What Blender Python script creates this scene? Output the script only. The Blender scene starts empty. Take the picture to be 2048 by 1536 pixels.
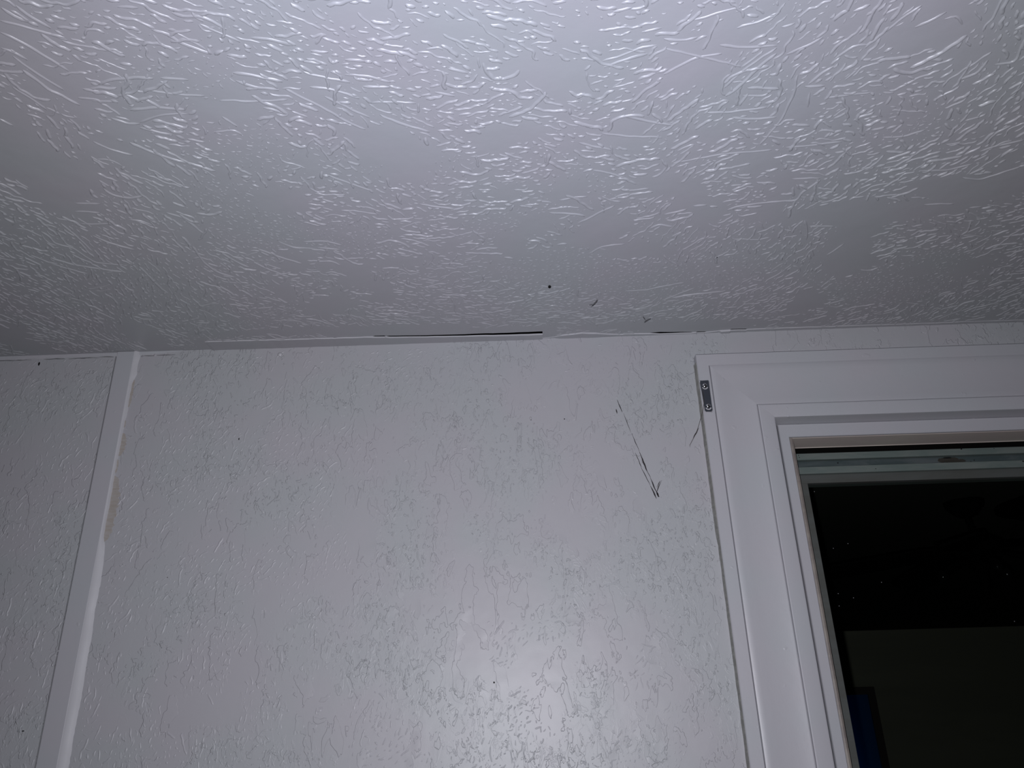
import bpy, math, random
import numpy as np
from mathutils import Matrix, Vector
random.seed(7)
rng = np.random.default_rng(11)
SC = bpy.context.scene
COL = SC.collection
Z0 = 1.85                      # eye height of the photographer; wall face is y = 0, ceiling at Z0 + H
H = 0.653

# ---------------------------------------------------------------- camera, world, flash, exposure
cam = bpy.data.cameras.new('camera'); cam.lens = 36.0 * 1540.0 / 2048.0; cam.sensor_width = 36.0
cam.sensor_fit = 'HORIZONTAL'; cam.clip_start = 0.01
camo = bpy.data.objects.new('camera', cam); COL.objects.link(camo)
R = ((0.99934472, -0.03357016, -0.01353455), (0.02572126, 0.39554548, 0.91808616), (-0.02546677, -0.91783267, 0.39614975))
m = Matrix(((R[0][0], -R[0][1], -R[0][2], 0.0), (R[1][0], -R[1][1], -R[1][2], -1.3), (R[2][0], -R[2][1], -R[2][2], Z0), (0, 0, 0, 1)))
camo.matrix_world = m
SC.camera = camo

SC.view_settings.view_transform = 'Standard'
SC.view_settings.look = 'None'
SC.view_settings.gamma = 1.0
SC.view_settings.use_curve_mapping = False
SC.view_settings.exposure = 0.0

w = bpy.data.worlds.new('night'); SC.world = w; w.use_nodes = True
w.node_tree.nodes['Background'].inputs[0].default_value = (0.02, 0.03, 0.05, 1)
w.node_tree.nodes['Background'].inputs[1].default_value = 0.05

def flash(name, watts, color, target, size):
    """the phone's LED flash, a few centimetres from the lens: its wide beam, and an added blue spot on the ceiling"""
    l = bpy.data.lights.new(name, 'SPOT'); l.energy = watts; l.color = color; l.shadow_soft_size = 0.004
    l.spot_size = math.radians(size); l.spot_blend = 1.0
    o = bpy.data.objects.new(name, l); o.location = (-0.020, -1.30, Z0 - 0.035); COL.objects.link(o)
    o.rotation_euler = (Vector(target) - o.location).to_track_quat('-Z', 'Y').to_euler()
flash('phone_flash', 45.5, (0.93, 0.925, 1.0), (0.03, 0.0, Z0 + 0.58), 150)
flash('ceiling_blue_spot', 18.0, (0.60, 0.68, 1.0), (0.01, -0.85, Z0 + H), 71)  # added spot: brightens and blues the ceiling, aimed apart from the main beam
# ---------------------------------------------------------------- data measured in the room (metres, wall plane / ceiling plane)
FIELD = [(-0.509,-0.712,60),(-0.517,-0.601,74),(-0.715,-0.374,70),(-0.609,-0.367,57),(-0.384,-0.634,18),(-0.343,-0.729,31),(-0.298,-0.667,25),(-0.462,-0.526,39),(-0.24,-0.73,37),(-0.229,-0.677,14),(-0.346,-0.583,22),(-0.328,-0.546,44),(-0.168,-0.708,9),(-0.187,-0.623,32),(-0.088,-0.717,-1),(-0.096,-0.656,3),(-0.108,-0.561,39),(-0.215,-0.492,27),(-0.091,-0.431,27),(-0.328,-0.323,50),(-0.47,-0.246,70),(-0.657,-0.194,71),(-0.588,-0.254,75),(-0.818,-0.206,67),(-0.183,-0.286,47),(-0.011,-0.713,-9),(-0.018,-0.529,43),(0.11,-0.493,30),(0.048,-0.326,4),(0.159,-0.605,-25),(0.198,-0.703,-24),(0.149,-0.679,-21),(0.267,-0.638,-49),(0.301,-0.613,-76),(0.261,-0.541,-9),(0.362,-0.682,-66),(0.431,-0.644,-11),(0.245,-0.465,-21),(0.373,-0.478,-31),(0.486,-0.441,-30),(0.559,-0.497,-34),(0.558,-0.56,-62),(0.532,-0.66,-84),(0.326,-0.406,-5),(0.618,-0.377,11),(0.242,-0.286,-50),(0.438,-0.273,-63),(0.34,-0.19,-37),(0.596,-0.263,-61),(0.802,-0.091,-71),(0.135,-0.172,-26),(0.577,-0.107,-54),(-0.122,-0.121,33),(0.009,-0.112,-6),(-0.389,-0.104,47),(-0.827,-0.038,45)]
STROKES = [[(-520,-735),(-505,-721),(-494,-704),(-479,-681)],[(-526,-704),(-516,-681),(-500,-655)],[(-527,-685),(-515,-656),(-494,-632)],[(-485,-766),(-480,-754),(-466,-737)],[(-501,-764),(-494,-752),(-483,-745)],[(-511,-748),(-481,-736),(-458,-722)],[(-553,-661),(-543,-646),(-535,-626)],[(-555,-680),(-544,-672)],[(-597,-615),(-589,-604)],[(-458,-662),(-429,-669),(-394,-667)],[(-478,-656),(-461,-650)],[(-436,-645),(-421,-632)],[(-477,-637),(-451,-634)],[(-408,-650),(-383,-643),(-348,-638)],[(-386,-667),(-357,-663)],[(-337,-749),(-327,-743),(-310,-746),(-301,-738),(-291,-727)],[(-366,-730),(-351,-723),(-345,-713),(-330,-703),(-317,-697)],[(-315,-735),(-301,-724),(-282,-712)],[(-305,-670),(-287,-666),(-255,-655)],[(-305,-658),(-288,-648),(-263,-643)],[(-334,-631),(-300,-627),(-257,-627)],[(-289,-617),(-267,-606)],[(-442,-621),(-412,-623),(-379,-618)],[(-470,-610),(-457,-601),(-441,-599)],[(-444,-592),(-427,-583),(-411,-578)],[(-440,-601),(-412,-611),(-379,-612)],[(-341,-604),(-329,-588)],[(-359,-579),(-336,-584),(-328,-573)],[(-468,-568),(-451,-551),(-432,-536),(-414,-528),(-386,-509)],[(-511,-572),(-498,-556),(-475,-545)],[(-526,-539),(-504,-538),(-499,-525)],[(-545,-483),(-539,-469),(-520,-460),(-501,-464)],[(-597,-455),(-565,-451)],[(-607,-437),(-575,-432)],[(-486,-426),(-470,-417),(-459,-392),(-454,-373)],[(-616,-408),(-575,-406)],[(-543,-413),(-529,-412),(-518,-397)],[(-681,-394),(-676,-384),(-678,-362),(-658,-351),(-653,-327),(-647,-309),(-607,-299)],[(-642,-410),(-637,-382),(-635,-339)],[(-731,-336),(-710,-306),(-675,-278)],[(-706,-327),(-680,-304),(-648,-291),(-617,-280)],[(-615,-380),(-596,-357),(-571,-339)],[(-390,-330),(-367,-308),(-335,-285)],[(-355,-348),(-337,-330),(-305,-325)],[(-316,-345),(-285,-344),(-262,-332)],[(-300,-328),(-268,-320)],[(-244,-493),(-219,-474),(-193,-457)],[(-133,-425),(-113,-417),(-86,-411)],[(-255,-644),(-237,-628),(-216,-609),(-197,-587),(-179,-574)],[(-227,-645),(-202,-641),(-175,-625)],[(-214,-631),(-190,-610),(-169,-594)],[(-162,-618),(-141,-619),(-113,-614)],[(-157,-598),(-136,-582),(-102,-567)],[(-228,-667),(-207,-658),(-181,-650)],[(-586,-294),(-584,-261),(-582,-218)],[(-483,-343),(-484,-302),(-476,-272),(-452,-252)],[(-448,-327),(-435,-299),(-419,-280)],[(-409,-297),(-390,-270),(-366,-246)],[(-213,-695),(-195,-693)],[(-225,-682),(-204,-679)],[(-179,-682),(-158,-679)],[(-70,-664),(-49,-657)],[(-270,-716),(-251,-712),(-229,-704)],[(-344,-726),(-329,-712),(-320,-702)],[(-387,-760),(-368,-758)],[(-249,-732),(-238,-729)],[(-168,-643),(-138,-640)],[(-184,-661),(-160,-658),(-136,-647)],[(-88,-630),(-66,-623)],[(-532,-716),(-520,-710),(-514,-698)],[(-475,-732),(-459,-725)],[(241,-620),(252,-638),(269,-659),(286,-675)],[(247,-607),(263,-627),(274,-650),(288,-667)],[(299,-666),(316,-674),(330,-687)],[(169,-643),(182,-653),(202,-666),(229,-670)],[(99,-666),(117,-672),(140,-683),(156,-685)],[(101,-657),(123,-666),(146,-674)],[(162,-693),(181,-689),(197,-693)],[(179,-715),(199,-718),(216,-725),(235,-730)],[(223,-682),(242,-678),(261,-677),(285,-679)],[(164,-680),(195,-671),(228,-659),(254,-651)],[(352,-719),(365,-726)],[(385,-713),(399,-723)],[(395,-690),(402,-702),(419,-723)],[(424,-695),(438,-704),(448,-714)],[(538,-639),(559,-641),(555,-659),(551,-672)],[(510,-618),(525,-626),(526,-646)],[(355,-655),(363,-668),(374,-676),(385,-674)],[(338,-621),(347,-637),(357,-646)],[(377,-625),(384,-635),(387,-644)],[(269,-619),(306,-615)],[(266,-606),(295,-604),(296,-610)],[(335,-617),(358,-618)],[(320,-635),(325,-608),(325,-580),(321,-555),(309,-520)],[(343,-607),(348,-583)],[(230,-581),(260,-580),(300,-586)],[(262,-571),(287,-566),(317,-569)],[(301,-584),(305,-598),(314,-609)],[(129,-582),(160,-570),(192,-562)],[(108,-552),(136,-546),(183,-541)],[(204,-490),(234,-498),(271,-506),(327,-510)],[(345,-513),(376,-516),(412,-521)],[(599,-492),(618,-503),(645,-511)],[(538,-456),(575,-455),(602,-467)],[(460,-526),(485,-525),(508,-536)],[(603,-439),(630,-432),(653,-447),(672,-458)],[(299,-385),(315,-393),(355,-400),(393,-401),(394,-419),(411,-445)],[(371,-450),(410,-449)],[(211,-379),(225,-383),(241,-391)],[(249,-397),(268,-398)],[(272,-395),(285,-393)],[(431,-337),(469,-335)],[(196,-345),(204,-357),(229,-348)],[(419,-353),(428,-337),(438,-301)],[(580,-380),(623,-380)],[(649,-369),(666,-371)],[(534,-301),(551,-313)],[(485,-256),(501,-287)],[(177,-165),(215,-167),(238,-177),(274,-187)],[(110,-284),(128,-304),(162,-308)],[(262,-138),(303,-148),(348,-153)],[(100,-484),(117,-478),(145,-466)],[(144,-437),(181,-440)],[(60,-422),(80,-427),(97,-428)],[(87,-365),(111,-384),(137,-405)],[(46,-394),(82,-389),(97,-382)],[(81,-537),(100,-529),(123,-521)],[(246,-130),(294,-169)],[(283,-702),(295,-706)],[(236,-704),(260,-712),(274,-718)],[(104,-729),(123,-734)],[(137,-703),(157,-708)],[(366,-598),(388,-601),(416,-604)],[(473,-696),(461,-709),(451,-703)],[(580,-622),(588,-595),(586,-583)]]
BARE = [(0.02,-0.658,0.033,0.026),(0.059,-0.641,0.028,0.031),(-0.024,-0.548,0.031,0.028),(0.02,-0.559,0.027,0.018),(0.195,-0.447,0.041,0.028),(0.479,-0.368,0.059,0.031),(-0.62,-0.463,0.039,0.033),(-0.463,-0.589,0.029,0.017),(-0.423,-0.612,0.023,0.02),(-0.342,-0.608,0.029,0.012),(-0.151,-0.738,0.025,0.015),(0.136,-0.548,0.031,0.023),(0.135,-0.359,0.037,0.032),(0.595,-0.424,0.063,0.023),(0.672,-0.419,0.049,0.035),(0.242,-0.542,0.031,0.014),(0.339,-0.584,0.021,0.026),(-0.495,-0.64,0.017,0.047),(0.369,-0.448,0.024,0.022),(-0.321,-0.445,0.04,0.028),(-0.182,-0.529,0.025,0.019),(0.44,-0.684,0.049,0.021),(0.508,-0.654,0.034,0.015),(0.438,-0.364,0.088,0.019),(-0.5,-0.662,0.033,0.022),(-0.511,-0.698,0.026,0.013),(-0.328,-0.061,0.272,0.016),(0.284,-0.035,0.187,0.02),(-0.063,-0.715,0.046,0.011),(0.083,-0.708,0.031,0.016)]
FINE = [(-0.325,-0.555,0.061,0.046),(-0.367,-0.39,0.085,0.076),(-0.116,-0.506,0.096,0.051),(-0.025,-0.368,0.109,0.079),(0.08,-0.454,0.081,0.044),(0.01,-0.244,0.201,0.096),(-0.573,-0.522,0.056,0.039),(-0.42,-0.473,0.079,0.043),(0.215,-0.199,0.251,0.103),(0.637,-0.17,0.216,0.107),(-0.245,-0.357,0.109,0.053),(0.504,-0.545,0.05,0.057)]
N_TRY = 98000

# ---------------------------------------------------------------- helpers
def mesh_obj(name, verts, faces, mat, parent=None, smooth=False, label=None, kind=None):
    me = bpy.data.meshes.new(name)
    me.from_pydata([tuple(map(float, v)) for v in verts], [], faces)
    me.materials.append(mat)
    if smooth:
        me.polygons.foreach_set('use_smooth', [True] * len(me.polygons))
    me.update()
    o = bpy.data.objects.new(name, me); COL.objects.link(o)
    if parent is not None: o.parent = parent
    if label: o['label'] = label
    if kind: o['kind'] = kind
    return o

def big_mesh(name, V, F, mat, parent=None, kind=None, label=None):
    """V (n,3) float, F (m,4) int -> smooth quad mesh, fast"""
    me = bpy.data.meshes.new(name)
    me.vertices.add(len(V)); me.vertices.foreach_set('co', V.astype(np.float32).ravel())
    me.loops.add(F.size); me.loops.foreach_set('vertex_index', F.astype(np.int32).ravel())
    me.polygons.add(len(F)); me.polygons.foreach_set('loop_start', np.arange(0, F.size, 4, dtype=np.int32))
    me.polygons.foreach_set('use_smooth', np.ones(len(F), dtype=bool))
    me.materials.append(mat); me.update(calc_edges=True); me.validate()
    o = bpy.data.objects.new(name, me); COL.objects.link(o)
    if parent is not None: o.parent = parent
    if kind: o['kind'] = kind
    if label: o['label'] = label
    return o

def box(x0, x1, y0, y1, z0, z1):
    v = [(x, y, z) for x in (x0, x1) for y in (y0, y1) for z in (z0, z1)]
    f = [(0, 1, 3, 2), (4, 6, 7, 5), (0, 4, 5, 1), (2, 3, 7, 6), (0, 2, 6, 4), (1, 5, 7, 3)]
    return v, f

def boxo(name, b, mat, parent=None, bevel=0.0, **k):
    v, f = box(*b)
    o = mesh_obj(name, v, f, mat, parent, **k)
    if bevel:
        mo = o.modifiers.new('bevel', 'BEVEL'); mo.width = bevel; mo.segments = 2
    return o

def lathe(profile, n, centre, axis='z'):
    """profile: (radius, height) list"""
    V, F = [], []
    for r, h in profile:
        for k in range(n):
            a = 2 * math.pi * k / n
            p = (r * math.cos(a), r * math.sin(a), h)
            if axis == 'y': p = (p[0], p[2], p[1])
            V.append((p[0] + centre[0], p[1] + centre[1], p[2] + centre[2]))
    for i in range(len(profile) - 1):
        for k in range(n):
            F.append((i * n + k, i * n + (k + 1) % n, (i + 1) * n + (k + 1) % n, (i + 1) * n + k))
    F.append(tuple(range(n))[::-1]); F.append(tuple(range((len(profile) - 1) * n, len(profile) * n)))
    return V, F

def tube(pts, r, n=8):
    V, F = [], []
    P = [Vector(p) for p in pts]
    for i, p in enumerate(P):
        t = (P[min(i + 1, len(P) - 1)] - P[max(i - 1, 0)]).normalized()
        a = t.orthogonal().normalized() if i == 0 else (a - t * a.dot(t)).normalized()
        b = t.cross(a)
        rr = r[i] if isinstance(r, (list, tuple)) else r
        for k in range(n):
            q = p + rr * (math.cos(2 * math.pi * k / n) * a + math.sin(2 * math.pi * k / n) * b)
            V.append(tuple(q))
    for i in range(len(P) - 1):
        for k in range(n):
            F.append((i * n + k, i * n + (k + 1) % n, (i + 1) * n + (k + 1) % n, (i + 1) * n + k))
    F.append(tuple(range(n))[::-1]); F.append(tuple(range((len(P) - 1) * n, len(P) * n)))
    return V, F

def empty(name, loc, label=None, cat=None, kind=None, group=None):
    o = bpy.data.objects.new(name, None); COL.objects.link(o); o.location = loc; o.empty_display_size = 0.05
    if label: o['label'] = label
    if cat: o['category'] = cat
    if kind: o['kind'] = kind
    if group: o['group'] = group
    return o

def tag(o, label, cat, group=None):
    o['label'] = label; o['category'] = cat
    if group: o['group'] = group
    return o

def put(child, parent):
    child.parent = parent
    child.matrix_parent_inverse = Matrix.Translation(-Vector(parent.location))
    return child

# ---------------------------------------------------------------- materials
def new_mat(name, col, rough=0.5, spec=0.5, metal=0.0):
    mt = bpy.data.materials.new(name); mt.use_nodes = True
    b = mt.node_tree.nodes['Principled BSDF']
    b.inputs['Base Color'].default_value = (*col, 1); b.inputs['Roughness'].default_value = rough
    b.inputs['Specular IOR Level'].default_value = spec; b.inputs['Metallic'].default_value = metal
    return mt

class NT:
    def __init__(s, mt): s.t = mt.node_tree; s.b = s.t.nodes['Principled BSDF']; s.co = s.t.nodes.new('ShaderNodeTexCoord')
    def link(s, a, b): s.t.links.new(a, b)
    def mapping(s, rot=(0, 0, 0), scale=(1, 1, 1), loc=(0, 0, 0)):
        n = s.t.nodes.new('ShaderNodeMapping'); n.inputs['Rotation'].default_value = rot
        n.inputs['Scale'].default_value = scale; n.inputs['Location'].default_value = loc
        s.link(s.co.outputs['Object'], n.inputs['Vector']); return n.outputs[0]
    def noise(s, vec, scale, detail=2, rough=0.5, dist=0.0):
        n = s.t.nodes.new('ShaderNodeTexNoise'); n.inputs['Scale'].default_value = scale; n.inputs['Detail'].default_value = detail
        n.inputs['Roughness'].default_value = rough; n.inputs['Distortion'].default_value = dist
        s.link(vec, n.inputs['Vector']); return n.outputs[0]
    def ramp(s, v, a, b, lo=0.0, hi=1.0):
        n = s.t.nodes.new('ShaderNodeMapRange'); n.interpolation_type = 'SMOOTHSTEP'
        n.inputs[1].default_value = a; n.inputs[2].default_value = b; n.inputs[3].default_value = lo; n.inputs[4].default_value = hi
        s.link(v, n.inputs[0]); return n.outputs[0]
    def math(s, op, a, b=None, c=None):
        n = s.t.nodes.new('ShaderNodeMath'); n.operation = op
        for i, x in enumerate((a, b, c)):
            if x is None: continue
            if isinstance(x, (int, float)): n.inputs[i].default_value = x
            else: s.link(x, n.inputs[i])
        return n.outputs[0]
    def bump(s, h, dist, strength=1.0):
        n = s.t.nodes.new('ShaderNodeBump'); n.inputs['Distance'].default_value = dist; n.inputs['Strength'].default_value = strength
        s.link(h, n.inputs['Height']); s.link(n.outputs[0], s.b.inputs['Normal']); return n
    def mix(s, f, c1, c2):
        n = s.t.nodes.new('ShaderNodeMix'); n.data_type = 'RGBA'
        s.link(f, n.inputs[0]); n.inputs[6].default_value = (*c1, 1); n.inputs[7].default_value = (*c2, 1)
        s.link(n.outputs[2], s.b.inputs['Base Color'])

def mat_wall():
    mt = new_mat('wall_paint', (0.56, 0.56, 0.585), 0.42, 0.5); n = NT(mt)
    v1 = n.mapping(rot=(0, math.radians(-28), 0), scale=(1.0, 1.0, 0.50))
    v2 = n.mapping(rot=(0, math.radians(-20), 0), scale=(1.0, 1.0, 0.62), loc=(3.1, 0, 1.7))
    v0 = n.mapping()
    dens = n.ramp(n.noise(v0, 6.0, 2, 0.55, 0.4), 0.46, 0.62)
    dens2 = n.ramp(n.noise(n.mapping(loc=(5, 2, 8)), 11.0, 2), 0.38, 0.55)
    a = n.noise(v1, 40, 3.0, 0.58, 0.4)
    plateau = n.ramp(a, 0.545, 0.560)
    b = n.noise(v2, 105, 2.5, 0.6, 0.6)
    chips = n.ramp(b, 0.590, 0.625)
    c = n.noise(v1, 40, 3.5, 0.62, 1.0)
    line = n.math('SUBTRACT', 1.0, n.ramp(n.math('ABSOLUTE', n.math('SUBTRACT', c, 0.5)), 0.005, 0.026))
    h = n.math('ADD', n.math('MULTIPLY', n.math('MULTIPLY', plateau, dens2), 0.75), n.math('MULTIPLY', n.math('MULTIPLY', chips, dens), 0.8))
    h = n.math('ADD', h, n.math('MULTIPLY', n.math('MULTIPLY', line, dens), 0.14))
    h = n.math('ADD', h, n.math('MULTIPLY', n.noise(v0, 20, 2, 0.5), 0.8))
    h = n.math('ADD', h, n.math('MULTIPLY', n.noise(v0, 420, 2, 0.6), 0.05))
    n.bump(h, 0.00085)
    n.mix(n.ramp(n.noise(v0, 6, 2), 0.35, 0.65), (0.425, 0.417, 0.44), (0.41, 0.424, 0.437))
    return mt

def mat_ceiling():
    mt = new_mat('ceiling_paint', (0.56, 0.56, 0.585), 0.38, 0.5); n = NT(mt)
    v0 = n.mapping()
    h = n.math('ADD', n.math('MULTIPLY', n.noise(v0, 22, 3, 0.5), 1.6), n.math('MULTIPLY', n.noise(v0, 380, 2, 0.6), 0.07))
    n.bump(h, 0.0006)
    n.mix(n.ramp(n.noise(v0, 5, 2), 0.35, 0.65), (0.365, 0.358, 0.380), (0.352, 0.364, 0.376))
    return mt

def mat_trim():
    mt = new_mat('trim_gloss_paint', (0.60, 0.60, 0.63), 0.42, 0.5); n = NT(mt)
    v = n.mapping(scale=(1, 1, 1)); vz = n.mapping(scale=(8, 8, 0.7))
    h = n.math('ADD', n.math('MULTIPLY', n.noise(v, 45, 3, 0.5), 0.5), n.math('MULTIPLY', n.noise(vz, 90, 2, 0.5), 0.06))
    blob = n.ramp(n.noise(n.mapping(loc=(9, 1, 4)), 70, 1), 0.74, 0.80)
    h = n.math('ADD', h, n.math('MULTIPLY', blob, 0.5))
    n.bump(h, 0.0006)
    n.mix(n.ramp(n.noise(v, 7, 2), 0.35, 0.65), (0.448, 0.442, 0.468), (0.435, 0.447, 0.468))
    return mt

def mat_mottled(name, c1, c2, rough, scale, bump=0.0003):
    mt = new_mat(name, c1, rough, 0.4); n = NT(mt)
    v = n.mapping(scale=(0.5, 1, 2.5))
    f = n.noise(v, scale, 4, 0.6, 0.4)
    n.mix(n.ramp(f, 0.35, 0.68), c1, c2); n.bump(f, bump)
    return mt

M_wall = mat_wall(); M_ceil = mat_ceiling(); M_trim = mat_trim()
M_dark = new_mat('dark_cavity', (0.012, 0.011, 0.010), 0.9, 0.1)
M_scuff = new_mat('black_scuff', (0.035, 0.032, 0.034), 0.8, 0.2)
M_smudge = new_mat('grey_smudge', (0.12, 0.12, 0.125), 0.8, 0.2)
M_speck = new_mat('black_speck', (0.008, 0.008, 0.008), 0.8, 0.2)
M_edge = mat_mottled('bare_casing_edge', (0.266, 0.266, 0.244), (0.370, 0.370, 0.340), 0.6, 60)
M_caulk_lit_edge = new_mat('white_caulk_and_lit_edge', (0.50, 0.50, 0.52), 0.4, 0.5)  # also stands for light caught on ledge fronts and screw-hole rims
M_glue = mat_mottled('old_adhesive', (0.36, 0.325, 0.29), (0.40, 0.378, 0.36), 0.6, 90)
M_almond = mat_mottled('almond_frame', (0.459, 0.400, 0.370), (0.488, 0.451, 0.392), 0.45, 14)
M_almond_d = mat_mottled('darker_almond_jamb', (0.192, 0.167, 0.155), (0.266, 0.237, 0.207), 0.45, 14)  # darker tone of the almond for the left jamb
M_track = mat_mottled('grey_green_track', (0.125, 0.160, 0.148), (0.160, 0.185, 0.172), 0.5, 30)
M_track_d = mat_mottled('dark_track_channel', (0.048, 0.068, 0.070), (0.088, 0.105, 0.108), 0.6, 26)  # darker grey-green for the channel between the rails
M_sash = mat_mottled('olive_grey_sash', (0.078, 0.081, 0.073), (0.092, 0.100, 0.095), 0.5, 12)
M_grime = mat_mottled('brown_grime', (0.026, 0.024, 0.018), (0.044, 0.038, 0.033), 0.8, 80)
M_steel = new_mat('zinc_plate', (0.16, 0.175, 0.20), 0.32, 0.5, 1.0)
M_screw = new_mat('bright_screw', (0.75, 0.76, 0.78), 0.16, 0.5, 1.0)
M_hair = new_mat('dark_hair', (0.06, 0.05, 0.045), 0.7, 0.2)

# ---------------------------------------------------------------- ceiling (one shell with the open slot along the wall edge)
# stations: x, y of the front edge of the lower ledge, slot width, ledge drop
ST = [(-3.2, -0.0005, 0, 0), (-0.5865, -0.0005, 0, 0), (-0.5862, -0.0340, 0, 0.0014), (-0.5808, -0.0352, 0, 0.0020), (-0.50, -0.0336, 0, 0.0021), (-0.4093, -0.0325, 0, 0.0022),
      (-0.350, -0.0318, 0.0001, 0.0021), (-0.345, -0.0312, 0.0016, 0.0022), (-0.338, -0.0318, 0.0001, 0.0022), (-0.2749, -0.0310, 0.0001, 0.0024), (-0.2700, -0.0300, 0.0035, 0.0024), (-0.2530, -0.0290, 0.0042, 0.0024), (-0.2500, -0.0300, 0.0012, 0.0024), (-0.2440, -0.0275, 0.0042, 0.0024),
      (-0.19, -0.0248, 0.0044, 0.0022), (-0.1312, -0.0226, 0.0052, 0.0024), (-0.0384, -0.0199, 0.0074, 0.0026), (0.0404, -0.0192, 0.0088, 0.0028), (0.0407, -0.0192, 0, 0.0028),
      (0.0410, -0.0020, 0, 0.0004), (0.0623, -0.0042, 0, 0.0008), (0.0724, -0.0105, 0, 0.0022), (0.0966, -0.0148, 0, 0.0026), (0.1141, -0.0182, 0, 0.0024), (0.1394, -0.0156, 0, 0.0028),
      (0.1642, -0.0095, 0, 0.0022), (0.188, -0.0060, 0, 0.0018), (0.2093, -0.0078, 0, 0.0022), (0.2403, -0.0060, 0, 0.0022), (0.2448, -0.0060, 0.0017, 0.0022),
      (0.2607, -0.0028, 0.0062, 0.0022), (0.2843, -0.0024, 0.0044, 0.0020), (0.3192, -0.0024, 0.0022, 0.0020), (0.3232, -0.0030, 0, 0.0018), (0.3287, -0.0034, 0, 0.0018),
      (0.3314, -0.0020, 0.0032, 0.0018), (0.3454, -0.0020, 0.0028, 0.0018), (0.3484, -0.0030, 0, 0.0016), (0.372, -0.0068, 0, 0.0012), (0.3756, -0.0075, 0, 0.0034), (0.391, -0.0089, 0, 0.0034),
      (0.3934, -0.0083, 0.0028, 0.0022), (0.4206, -0.0073, 0.0028, 0.0022), (0.4237, -0.0085, 0, 0.0014), (0.4561, -0.0091, 0.0003, 0.0015), (0.468, -0.009, 0.0014, 0.0016), (0.480, -0.0091, 0.0003, 0.0015),
      (0.5211, -0.0093, 0, 0.0014), (0.5677, -0.0089, 0.0009, 0.0012), (0.62, -0.0088, 0, 0.0012), (0.70, -0.0080, 0.0006, 0.0010), (0.80, -0.0085, 0, 0.0010), (0.95, -0.0080, 0, 0.0010), (1.1, -0.008, 0, 0.001), (2.4, -0.008, 0, 0.001)]
# resample so that the painted edge wanders a little between the stations
XS, RS = [], []
for (a, b) in zip(ST[:-1], ST[1:]):
    k = max(1, int(abs(b[0] - a[0]) / 0.012)) if -0.6 < a[0] < 1.1 else 1
    for i in range(k):
        t = i / k
        row = [a[j] * (1 - t) + b[j] * t for j in range(4)]
        if 0 < i: row[1] += random.uniform(-0.0006, 0.0006); row[3] += random.uniform(-0.0003, 0.0003) * (row[3] > 0.0005)
        RS.append(row)
RS.append(list(ST[-1]))
ZC = Z0 + H
V, F = [], []
for x, y, g, t in RS:
    t *= 1.05
    V += [(x, -3.4, ZC), (x, y - g, ZC), (x, y - g, ZC + 0.004), (x, y, ZC + 0.0002), (x, y, ZC - t), (x, 0.0, ZC - t)]
for i in range(len(RS) - 1):
    a, b = i * 6, i * 6 + 6
    F.append((a, b, b + 1, a + 1))
    if RS[i][2] > 0 or RS[i + 1][2] > 0: F.append((a + 1, b + 1, b + 2, a + 2))
    else: F.append((a + 1, b + 1, b + 3, a + 3))
    F.append((a + 3, b + 3, b + 4, a + 4)); F.append((a + 4, b + 4, b + 5, a + 5))
ceiling = mesh_obj('ceiling', V, F, M_ceil, kind='structure')
ceiling.data.materials.append(M_caulk_lit_edge)
for p in ceiling.data.polygons:
    if abs(p.normal.y) > 0.7 and p.center.y > -0.05: p.material_index = 1  # ledge front faces made paler, imitating the flash they catch
ceiling['label'] = 'white ceiling with brushed plaster ridges'
V, F = box(-3.2, 2.4, -0.08, 0.14, ZC + 0.004, ZC + 0.12); F = [f for f in F]
cav = mesh_obj('ceiling_cavity', V, F[:4] + F[5:], M_dark, ceiling, label='black hollow seen through the open joint')

# plaster ridges: every brush ridge is a small raised worm of plaster on the ceiling plane
def field_dir(x, y):
    F0 = np.array(FIELD, float)
    d2 = (F0[:, 0] - x) ** 2 + (F0[:, 1] - y) ** 2 + 1e-4
    wgt = 1 / d2 ** 1.5
    a = np.radians(F0[:, 2]) * 2
    return 0.5 * math.atan2((wgt * np.sin(a)).sum(), (wgt * np.cos(a)).sum())

PROF = np.array([(-1.0, -0.12), (-0.80, 0.25), (-0.45, 0.85), (0.0, 1.0), (0.45, 0.85), (0.80, 0.25), (1.0, -0.12)])
RV, RF = [], []; rbase = 0; ON_WALL = False
def add_ridge(P, w, h):
    """P (n,2) path in the ceiling plane, w half width, h height (both arrays)"""
    global rbase
    n = len(P)
    t = np.gradient(P, axis=0); t /= np.linalg.norm(t, axis=1, keepdims=True) + 1e-9
    nn = np.stack([-t[:, 1], t[:, 0]], 1)
    q = P[:, None, :] + nn[:, None, :] * (PROF[None, :, 0:1] * w[:, None, None])
    z = PROF[None, :, 1] * h[:, None]
    if ON_WALL: RV.append(np.stack([q[..., 0], -z, q[..., 1] + Z0], 2).reshape(-1, 3))
    else: RV.append(np.concatenate([q, ZC - z[..., None]], 2).reshape(-1, 3))
    k = len(PROF)
    i = np.arange(n - 1)[:, None] * k + np.arange(k - 1)[None, :] + rbase
    RF.append(np.stack([i, i + k, i + k + 1, i + 1], -1).reshape(-1, 4))
    rbase += n * k

def smooth_noise(n, amp):
    a = rng.normal(0, amp, n)
    return np.convolve(np.pad(a, 1, mode='edge'), [0.25, 0.5, 0.25], 'valid')

def stroke(P, w0, h0):
    n = len(P)
    s = np.linspace(0, 1, n)
    L_ = np.linalg.norm(np.diff(P, axis=0), axis=1).sum(); taper = np.clip(np.minimum(s, 1 - s) * L_ / (1.3 * w0), 0.0, 1) ** 0.5
    w = w0 * (0.45 + 0.55 * taper) * (1 + smooth_noise(n, 0.16))
    h = h0 * taper * (1 + smooth_noise(n, 0.22)); h = np.maximum(h, 0.0)
    add_ridge(P, np.maximum(w, 0.0003), h)

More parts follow.
